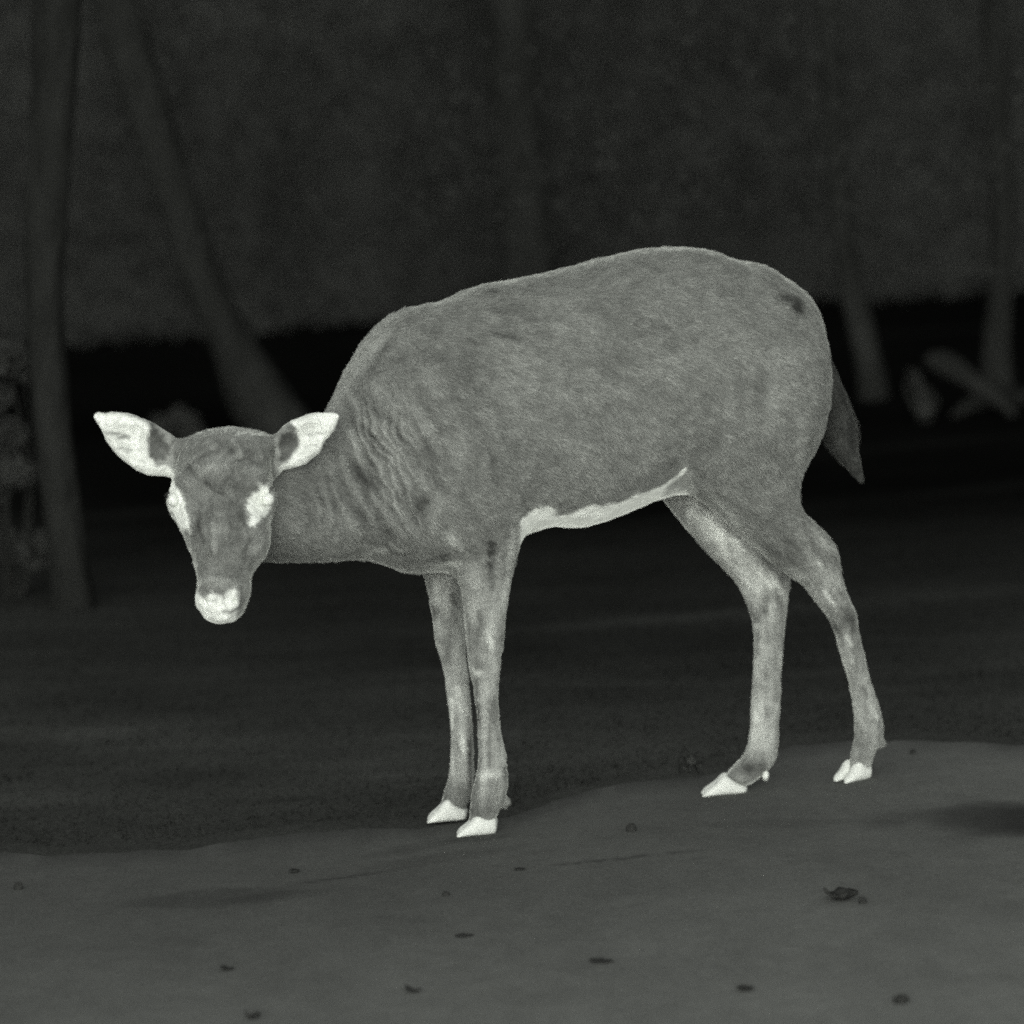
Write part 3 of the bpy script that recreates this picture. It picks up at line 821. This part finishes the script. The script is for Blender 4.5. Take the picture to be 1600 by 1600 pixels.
for k, (x0, x1, y, v, tw, hp) in FEET.items():
    (s0, _), (s1, _) = on_plane(x0, y, v), on_plane(x1, y, v)
    L = (s1 - s0) * (.93 if tw == 0 else .80)
    ang = THETA + R(tw)
    fwd = -np.array([math.cos(ang), math.sin(ang)]); side = np.array([-math.sin(ang), math.cos(ang)])
    c0 = (s0 + s1) / 2 * UX + v * VX
    heel = c0 - fwd * L * .52
    hh = hp / 1107 * 1.02
    Va, Fa = [], []
    for sg in (-1, 1):
        yaw = R((2 if tw == 0 else 3) * sg)
        f2 = fwd * math.cos(yaw) + side * math.sin(yaw); s2 = side * math.cos(yaw) - fwd * math.sin(yaw)
        root = heel + side * sg * (.0085 if tw == 0 else .0078) - fwd * (.009 * (sg > 0) if tw == 0 else 0)
        z0 = float(ground_z(*c0)) + .0035
        a, b = claw(root, z0, f2, s2, L, hh, .0115, {'near_front': .82, 'far_front': .5, 'far_hind': .38, 'near_hind': .8}[k])
        b = [tuple(i + len(Va) for i in f) for f in b]
        Va += a; Fa += b
    put(link_mesh("hoof", Va, Fa, m_hoof), deer)

def uvsphere(c, r, nu=16, nv=10):
    Vt, Fc = [], []
    for i in range(nv + 1):
        th = math.pi * i / nv
        for j in range(nu):
            a = 2 * math.pi * j / nu
            Vt.append((c[0] + r[0] * math.sin(th) * math.cos(a), c[1] + r[1] * math.sin(th) * math.sin(a), c[2] + r[2] * math.cos(th)))
    for i in range(nv):
        for j in range(nu):
            Fc.append((i * nu + j, (i + 1) * nu + j, (i + 1) * nu + (j + 1) % nu, i * nu + (j + 1) % nu))
    return Vt, Fc
for px_, py_, v in ((1196, 1211, .022), (1196, 1213, .058)):
    s, z = on_plane(px_, py_, v); c_ = s * UX + v * VX
    Vt, Fc = uvsphere((c_[0], c_[1], z), (.0050, .0050, .0072))
    put(link_mesh("dewclaw", Vt, Fc, m_hoof), deer)
m_eye = material("eye", value=.76, rough=.35, spec=.3)
for px_, py_ in ((271, 781), (419, 780)):
    c_ = at(px_, py_, HY - .052)
    Vt, Fc = uvsphere(c_, (.0085, .011, .0095))
    put(link_mesh("eye", Vt, Fc, m_eye), deer)
# lashes
m_lash = material("lash_hair", value=.05)
for px_, py_, sg in ((264, 772, -1), (422, 764, 1)):
    Va, Fa = [], []
    for j in range(9):
        p = at(px_ + sg * random.uniform(-2, 1), py_ + j * 1.2 - 4, HY - .055 + random.uniform(-.006, .006))
        d = np.array([sg * random.uniform(.7, 1), -.5, random.uniform(-.45, -.05)]); d /= np.linalg.norm(d)
        w = np.array([0, 0, .0005]); l = random.uniform(.007, .012)
        b = len(Va)
        Va += [p - w, p + w, p + d * l]; Fa.append((b, b + 1, b + 2))
    put(link_mesh("eyelash", Va, Fa, m_lash), deer)

# tail: a tapering core and the long hair hanging round it
m_tail = material("tail_hair", value=.050, noises=((60, .7, 1.3), (330, .6, 1.45)), sheen=.3)
trow = [(520, 1262, 1272, .004), (545, 1268, 1289, .012), (570, 1276, 1298, .018), (600, 1278, 1310, .021), (635, 1278, 1325, .023), (665, 1279, 1339, .021), (695, 1291, 1341, .017), (715, 1306, 1338, .012), (728, 1320, 1340, .006), (738, 1334, 1345, .003), (746, 1345, 1350, .0008)]
Zs, C = [], []
TV = .0
for y, xl, xr, b in trow:
    s, z = on_plane((xl + xr) / 2, y, TV); Zs.append(z); C.append((s, (xr - xl) / 2 / 1107, b))
q, c = dense(Zs, C, 50)
Vt, Fc, n = [], [], 20
for z, (s, a, b) in zip(q, c):
    for j in range(n):
        t = 2 * math.pi * j / n
        p = (s + a * .9 * math.cos(t)) * UX + (TV + b * math.sin(t)) * VX
        Vt.append((p[0], p[1], z))
for i_ in range(len(q) - 1):
    for j in range(n):
        Fc.append((i_ * n + j, i_ * n + (j + 1) % n, (i_ + 1) * n + (j + 1) % n, (i_ + 1) * n + j))
Fc.append(tuple(range(n))[::-1]); Fc.append(tuple(range((len(q) - 1) * n, len(q) * n)))
tail = put(link_mesh("tail", Vt, Fc, m_tail), deer)
Va, Fa = [], []
for _ in range(4200):
    k = random.random()**1.1
    z = q[-1] - (q[-1] - q[0]) * (.04 + .93 * k)
    s, a, b = (np.interp(z, q, c[:, j]) for j in range(3))
    t = random.uniform(0, 2 * math.pi)
    pos = np.r_[(s + a * .88 * math.cos(t)) * UX + (TV + b * .95 * math.sin(t)) * VX, z]
    zt = max(z - random.uniform(.02, .06), q[0] - random.uniform(-.002, .007))
    s2, a2, b2 = (np.interp(zt, q, c[:, j]) for j in range(3))
    sp = random.uniform(.85, 1.36)
    tip = np.r_[(s2 + a2 * sp * math.cos(t)) * UX + (TV + b2 * sp * math.sin(t)) * VX, zt - random.uniform(0, .004)]
    mid = (pos + tip) / 2 + np.r_[UX * math.cos(t) * .002 + VX * math.sin(t) * .002, 0]
    w = np.r_[UX * math.sin(t) - VX * math.cos(t), 0] * .0006
    i0 = len(Va)
    Va += [pos - w, pos + w, mid + w, mid - w, tip]
    Fa += [(i0, i0 + 1, i0 + 2, i0 + 3), (i0 + 3, i0 + 2, i0 + 4)]
hair = put(link_mesh("tail_hair", Va, Fa, m_tail), tail)
hair.parent = tail; hair.matrix_parent_inverse = Matrix.Identity(4)

# ------------------------------------------------------------------ trees
m_bark = material("bark", value=.0168, noises=((8, .85, 1.15), (30, .8, 1.2)), bump=((25, .7, .03), (70, .5, .012)), stretch=(1, 1, .35), spec=0)
m_leaf = material("leaf", value=.020, noises=((3, .75, 1.3),))

def tube(path, radii, n=14, rough=.05, seed=0):
    """tapering, slightly lumpy round branch along a path"""
    path = np.array(path, float); radii = np.array(radii, float)
    t = np.arange(len(path)); q, c = dense(t, np.c_[path, radii], max(10, len(path) * 6))
    Vt, Fc = [], []
    for i in range(len(q)):
        tg = c[min(i + 1, len(q) - 1), :3] - c[max(i - 1, 0), :3]; tg /= np.linalg.norm(tg)
        e1 = np.cross(tg, [0, 1, 0.01]); e1 /= np.linalg.norm(e1); e2 = np.cross(tg, e1)
        for j in range(n):
            a = 2 * math.pi * j / n
            r = c[i, 3] * (1 + rough * (math.sin(3 * a + seed + i * .05) + .6 * math.sin(5 * a + 2 * seed + i * .21) + random.uniform(-.4, .4)))
            Vt.append(c[i, :3] + r * (math.cos(a) * e1 + math.sin(a) * e2))
    for i in range(len(q) - 1):
        for j in range(n):
            Fc.append((i * n + j, i * n + (j + 1) % n, (i + 1) * n + (j + 1) % n, (i + 1) * n + j))
    Fc.append(tuple(range(n))[::-1]); Fc.append(tuple(range((len(q) - 1) * n, len(q) * n)))
    return Vt, [f[::-1] for f in Fc]

def leaves(centres, radii, count, size, flat=.8):
    """scattered small leaf blades round several centres"""
    centres = np.array(centres, float); radii = np.array(radii, float)
    k = rng.integers(0, len(centres), count)
    d = rng.normal(size=(count, 3)); d /= np.linalg.norm(d, axis=1, keepdims=True)
    P = centres[k] + d * (radii[k] * rng.random(count)**.45)[:, None] * np.array([1, 1, flat])
    u = rng.normal(size=(count, 3)); u /= np.linalg.norm(u, axis=1, keepdims=True)
    w = np.cross(u, rng.normal(size=(count, 3))); w /= np.linalg.norm(w, axis=1, keepdims=True)
    nn = np.cross(u, w)
    s = size * rng.uniform(.6, 1.3, count)[:, None]
    A_, B_, C_, D_, M_ = P - u * s, P - w * s * .42 + nn * s * .12, P + u * s, P + w * s * .42 + nn * s * .12, P
    Vt = np.stack([A_, B_, C_, D_], 1).reshape(-1, 3)
    Fc = np.arange(count * 4).reshape(-1, 4)
    return Vt, Fc

def merge(parts):
    Va, Fa = [], []
    for v, f in parts:
        b = len(Va); Va += [tuple(x) for x in v]; Fa += [tuple(int(i) + b for i in g) for g in f]
    return Va, Fa

def tree(rows, label, height=4.2, lean=0.0, seed=1, depth=None):
    """rows: py, left px, right px from the base upward, at the tree's own distance"""
    base = on_ground((rows[0][1] + rows[0][2]) / 2, rows[0][0]) if depth is None else None
    Yd = base[1] if base is not None else depth
    path, rad = [], []
    for py_, xl, xr in rows:
        a, b = at(xl, py_, Yd), at(xr, py_, Yd)
        path.append((a + b) / 2); rad.append(np.linalg.norm(b - a) / 2)
    path[0] = path[0].copy(); path[0][2] = float(ground_z(path[0][0], Yd)) - .06
    top = path[-1]; dirn = (path[-1] - path[-2]); dirn = dirn / abs(dirn[2])
    dirn[:2] = np.clip(dirn[:2], -.45, .45)
    z = top[2]; r = rad[-1]
    p = top
    while z < height * .62:
        p = p + np.array([dirn[0] * .5, random.uniform(-.03, .05), .5]); dirn[:2] *= .8; z = p[2]; r *= .93
        path.append(p); rad.append(r)
    t = empty("tree", (path[0][0], path[0][1], path[0][2] + .06))
    tag(t, label, "tree")
    fork = path[-1]
    trunk = put(link_mesh("trunk", *tube(path, rad, 18, .035, seed), m_bark), t)
    limbs, tips = [], []
    for j in range(4):
        a = seed + j * 1.7
        e = fork + np.array([math.cos(a) * .9, math.sin(a) * .6 + .2, random.uniform(.9, 1.5)])
        limbs.append(tube([fork - [0, 0, .15], (fork + e) / 2 + [0, 0, .12], e], [r * .7, r * .45, r * .16], 9, .05, seed + j)); tips.append(e)
        for m_ in range(2):
            e2 = (fork + e) / 2 + np.array([random.uniform(-.6, .6), random.uniform(-.4, .6), random.uniform(.4, .9)])
            limbs.append(tube([(fork + e) / 2 + [0, 0, .1], ((fork + e) / 2 + e2) / 2 + [0, 0, .05], e2], [r * .3, r * .2, r * .07], 7, .05, seed + j)); tips.append(e2)
    put(link_mesh("limb", *merge(limbs), m_bark), t)
    put(link_mesh("crown", *leaves(tips, [random.uniform(.4, .7) for _ in tips], 2600, .075), m_leaf, smooth=False), t)
    return t

tree([(950, 70, 160), (937, 80, 150), (875, 77, 138), (781, 66, 126), (687, 56, 114), (594, 49, 107), (500, 40, 100), (350, 38, 104), (150, 48, 118), (0, 50, 128)],
     "straight grey tree trunk at the left edge beside the ragged bush", seed=1)
tree([(700, 378, 510), (680, 384, 494), (656, 376, 476), (612, 352, 445), (560, 336, 410), (525, 322, 388), (437, 284, 346), (330, 246, 312), (219, 208, 280), (110, 172, 245), (0, 138, 210)],
     "leaning tree with a flared foot, rising behind the deer's head", seed=2)
tree([(505, 775, 895), (480, 780, 885), (420, 778, 872), (330, 775, 862), (200, 768, 850), (90, 762, 842), (0, 755, 835)],
     "broad faint tree trunk hidden below by the deer's back", seed=3)
tree([(622, 1338, 1394), (600, 1340, 1386), (550, 1333, 1374), (500, 1322, 1362), (460, 1314, 1352), (380, 1300, 1340), (250, 1285, 1325), (100, 1280, 1318), (0, 1276, 1312)],
     "slim slightly leaning tree behind the deer's tail", seed=4)
tree([(625, 1520, 1590), (600, 1530, 1584), (540, 1536, 1578), (480, 1542, 1580), (420, 1545, 1582), (300, 1548, 1584), (150, 1540, 1575), (0, 1534, 1570)],
     "slender tree at the right edge rising from the fallen logs", seed=5)

# ------------------------------------------------------------------ undergrowth
m_under = material("undergrowth", attr="tone", noises=((1.6, .85, 1.15),))
cnt = 80000
X = rng.normal(size=cnt) * 1.9; W = rng.random(cnt)**.8 * 2.4 - .22
Yb = bank_foot(X) + W - .05
P = np.c_[X, Yb, np.maximum(bank_z(X, Yb), ground_z(X, Yb)) + .015 + .02 * rng.random(cnt)]
u = rng.normal(size=(cnt, 3)); u /= np.linalg.norm(u, axis=1, keepdims=True)
w = np.cross(u, rng.normal(size=(cnt, 3))); w /= np.linalg.norm(w, axis=1, keepdims=True)
s = (rng.uniform(.008, .022, cnt))[:, None]
Vt = np.stack([P - u * s, P - w * s * .5, P + u * s, P + w * s * .5], 1).reshape(-1, 3)
ug = link_mesh("undergrowth", Vt, np.arange(cnt * 4).reshape(-1, 4), m_under, smooth=False, attr={"tone": np.repeat(bank_tone(P) * 1.25, 4)})
tag(ug, "low grey undergrowth covering the slope behind the trees", "undergrowth", kind="stuff")

# thin leafy twigs hanging among the trunks
cnt = 11000
nc = 500
cx = rng.uniform(-1.5, 1.6, nc); cy = rng.uniform(2.7, 5.4, nc)
low = 1.6 - np.tan(R(8.3) - np.arctan((800 - (445 + 25 * rng.normal(size=nc))) / FPX)) * (cy + D)
cz = low + .06 + rng.random(nc)**.8 * 1.0
den = sstep(-.25, .35, fbm(np.c_[cx, cz * 1.4, cy * .3], 1.6, 2) + .55 * sstep(-.1, .7, cx))
ci = rng.choice(nc, cnt, p=den / den.sum())
P = np.c_[cx[ci], cy[ci], cz[ci]] + rng.normal(size=(cnt, 3)) * np.array([.085, .07, .05])
P = P[P[:, 2] > low[ci] - .01]; cnt = len(P)
u = rng.normal(size=(cnt, 3)); u /= np.linalg.norm(u, axis=1, keepdims=True)
w = np.cross(u, rng.normal(size=(cnt, 3))); w /= np.linalg.norm(w, axis=1, keepdims=True)
s = rng.uniform(.005, .012, cnt)[:, None]
Vt = np.stack([P - u * s, P - w * s * .5, P + u * s, P + w * s * .5], 1).reshape(-1, 3)
m_hang = material("hanging_leaf", value=.023, noises=((1.5, .8, 1.25),))
hg = link_mesh("hanging_foliage", Vt, np.arange(cnt * 4).reshape(-1, 4), m_hang, smooth=False)
tag(hg, "blurred leafy twigs hanging low between the tree trunks", "foliage", kind="stuff")

# short grass on the lawn: many thin blades
cnt = 60000
X = rng.uniform(-1.35, 1.35, cnt)
Y = road_edge(X) + (rng.random(cnt)**1.35) * 7
ok = (Y > road_edge(X) + .004) & (Y < bank_foot(X))
X, Y = X[ok], Y[ok]; cnt = len(X)
hgt = rng.uniform(.004, .012, cnt) * (1 + .4 * vnoise(np.c_[X, Y, X * 0], 4))
ang = rng.uniform(0, 2 * np.pi, cnt); wd = rng.uniform(.0010, .0022, cnt)
lean = rng.normal(size=(cnt, 2)) * .008
Z = ground_z(X, Y) - .002
b0 = np.c_[X - np.cos(ang) * wd, Y - np.sin(ang) * wd, Z]; b1 = np.c_[X + np.cos(ang) * wd, Y + np.sin(ang) * wd, Z]
tp = np.c_[X + lean[:, 0], Y + lean[:, 1], Z + hgt]
Vg = np.stack([b0, b1, tp], 1).reshape(-1, 3)
tn = np.repeat(lawn_tone(np.c_[X, Y, Z]) * rng.uniform(.35, .62, cnt), 3)
m_grass = material("grass", attr="tone", spec=0)
gr = link_mesh("grass", Vg, np.arange(cnt * 3).reshape(-1, 3), m_grass, smooth=False, attr={"tone": tn})
tag(gr, "short dark grass beyond the road edge", "grass", kind="stuff")

# bushes and saplings
m_bush = material("bush_leaf", value=.031, noises=((12, .75, 1.25),))
m_weed = material("weed_leaf", value=.055, noises=((60, .75, 1.25),))
def bush(base_px, blobs, label, name="bush", cat="bush", n=700, size=.022, group=None, thick=1.0):
    b = on_ground(*base_px)
    t = empty(name, b); tag(t, label, cat, group)
    cs, rs, st = [], [], []
    for x, y, r in blobs:
        c_ = at(x, y, b[1] + random.uniform(-.05, .05)); rr = r / 1107 * (D + b[1]) / D
        cs.append(c_); rs.append(rr)
        st.append(tube([b + [random.uniform(-.02, .02), 0, -.01], (b + c_) / 2 + [random.uniform(-.03, .03), 0, .02], c_], [.012 * thick, .009 * thick, .004 * thick], 7, .05))
    put(link_mesh("stem", *merge(st), m_bark), t)
    put(link_mesh("foliage", *leaves(cs, rs, n, size), m_weed if name == 'weed' else m_bush, smooth=False), t)
    return t
bush((20, 935), [(12, 560, 34), (36, 575, 26), (-10, 620, 30), (10, 680, 34), (26, 735, 34), (-20, 760, 40), (10, 850, 28), (50, 868, 26), (72, 845, 18)], "ragged tall bush with gaps, at the left edge beside a trunk", n=5200, size=.010, thick=.35)
bush((290, 705), [(285, 655, 22), (272, 668, 16), (300, 672, 18), (250, 660, 14)], "small round bush behind the deer's head, left of the leaning tree", n=1100, size=.011)
bush((1440, 660), [(1432, 600, 10), (1443, 620, 10), (1447, 640, 9), (1425, 585, 8)], "small thin sapling left of the fallen logs", name="sapling", cat="sapling", n=120, size=.012, thick=.5)
bush((1085, 1208), [(1080, 1192, 8), (1088, 1198, 7), (1074, 1202, 6)], "tiny weed on the road edge between the deer's legs", name="weed", cat="weed", n=26, size=.005, thick=.09)

# fallen logs
def log(name, pts, label):
    b = on_ground(*pts[0][:2])
    path, rad = [], []
    for x, y, r, dz in pts:
        p = at(x, y, b[1] + dz); path.append(p); rad.append(r / 1107 * (D + p[1]) / D)
    t = tag(link_mesh(name, *tube(path, rad, 14, .10, 3), m_bark), label, "log", "fallen logs by the slender tree")
    return t
b_ = on_ground(1560, 650)
log("fallen_log", [(1488, 652, 5, 0), (1515, 634, 12, .05), (1550, 622, 17, .1), (1600, 625, 18, .2), (1660, 630, 16, .3)], "thick fallen log lying across the right edge")
log("broken_limb", [(1585, 650, 7, .0), (1560, 625, 11, .02), (1530, 605, 13, .03), (1500, 585, 17, .03), (1475, 570, 19, .03), (1455, 563, 13, .03), (1446, 561, 5, .03)], "broken limb sloping up off the thick log to a blunt raised end")

# ------------------------------------------------------------------ litter on the road
m_dead = material("dead_leaf", value=.030, noises=((90, .7, 1.3),), bump=((120, .4, .003),))
m_peb = material("stone", value=.030, noises=((90, .7, 1.3),), bump=((120, .4, .003),))
def fallen_leaf(px_, py_, wpx, hpx, label, yaw=0.0, curl=1.0):
    """a dry curled leaf: pointed blade with raised sides, a few mm thick"""
    b = on_ground(px_, py_); b[2] += .004
    L, Wd = wpx / 1107 / 2, max(wpx * .36, 4) / 1107
    hh = max(hpx / 1107 * .95, .003)
    ca, sa = math.cos(yaw), math.sin(yaw)
    Vt, Fc, n, m = [], [], 15, 9
    for lay in (0, 1):
        for i in range(n):
            t = i / (n - 1) * 2 - 1
            wdt = Wd * (1 - t * t)**.7 * (1 + .25 * math.sin(9 * t + px_))
            for j in range(m):
                q_ = j / (m - 1) * 2 - 1
                x = L * t + .0015 * math.sin(5 * q_ + px_); y = wdt * q_
                z = hh * curl * (.55 * q_ * q_ * (.6 + .4 * math.sin(3 * t + px_)) + .45 * (t * t)) * (1 - .25 * t) + .0016 * lay
                Vt.append((x * ca - y * sa, x * sa + y * ca, max(z, .0003 * 0 + .0008 * lay)))
    o = n * m
    for i in range(n - 1):
        for j in range(m - 1):
            a = i * m + j
            Fc.append((o + a, o + a + m, o + a + m + 1, o + a + 1)); Fc.append((a, a + 1, a + m + 1, a + m))
    for i in range(n - 1):
        for a, bb in ((i * m, (i + 1) * m), ((i + 1) * m + m - 1, i * m + m - 1)):
            Fc.append((a, bb, o + bb, o + a))
    e = link_mesh("fallen_leaf", Vt, Fc, m_dead)
    e.location = b
    return tag(e, label, "leaf", "dry litter on the road")
def stone(px_, py_, wpx, hpx, label):
    b = on_ground(px_, py_); b[2] += .003
    Vt, Fc = uvsphere((0, 0, hpx / 1107 * .4), (wpx / 2214, wpx / 2214 * .8, hpx / 1107 * .6), 14, 9)
    Vn = np.array(Vt); Vn = Vn * (1 + .16 * vnoise(Vn + b * 9, 160))[:, None]; Vn[:, 2] = np.maximum(Vn[:, 2], 0)
    e = link_mesh("stone", Vn, Fc, m_peb)
    e.location = b
    return tag(e, label, "stone", "small stones on the road")
fallen_leaf(1314, 1411, 50, 20, "large dark curled leaf on the road, right of the deer's hind feet", .2, 1.3)
stone(1348, 1416, 14, 12, "small dark stone touching the large curled leaf")
fallen_leaf(1164, 1553, 24, 9, "dark leaf at the bottom of the road, below the large curled leaf", .3)
stone(1408, 1572, 22, 13, "dark oval stone in the lower right corner of the road")
fallen_leaf(645, 1555, 20, 7, "small flat leaf near the bottom edge, below the deer's front hooves", -.2)
fallen_leaf(355, 1521, 17, 6, "tiny flat leaf alone in the lower left of the road", .1)
stone(697, 1404, 13, 9, "pebble on the road just below the deer's front hooves")
stone(29, 1394, 14, 12, "pebble at the far left edge of the road")
fallen_leaf(460, 1368, 16, 7, "small leaf on the road left of the front hooves, under the lawn edge", .5)
stone(986, 1303, 16, 13, "pebble on the road between front and hind hooves")
stone(1426, 1182, 10, 9, "pebble on the road behind the rearmost hoof, by the lawn")
fallen_leaf(395, 1597, 20, 9, "leaf cut off by the bottom edge of the picture, left of centre", .4, 1.2)
fallen_leaf(940, 1508, 34, 4, "thin long dry leaf lying flat in the middle of the road", -.35, .5)
fallen_leaf(725, 1468, 24, 4, "thin flat dry leaf on the road between pebble and bottom edge", .15, .5)
fallen_leaf(812, 1364, 16, 4, "thin dry leaf on the road right below the nearest front hoof", .2, .5)
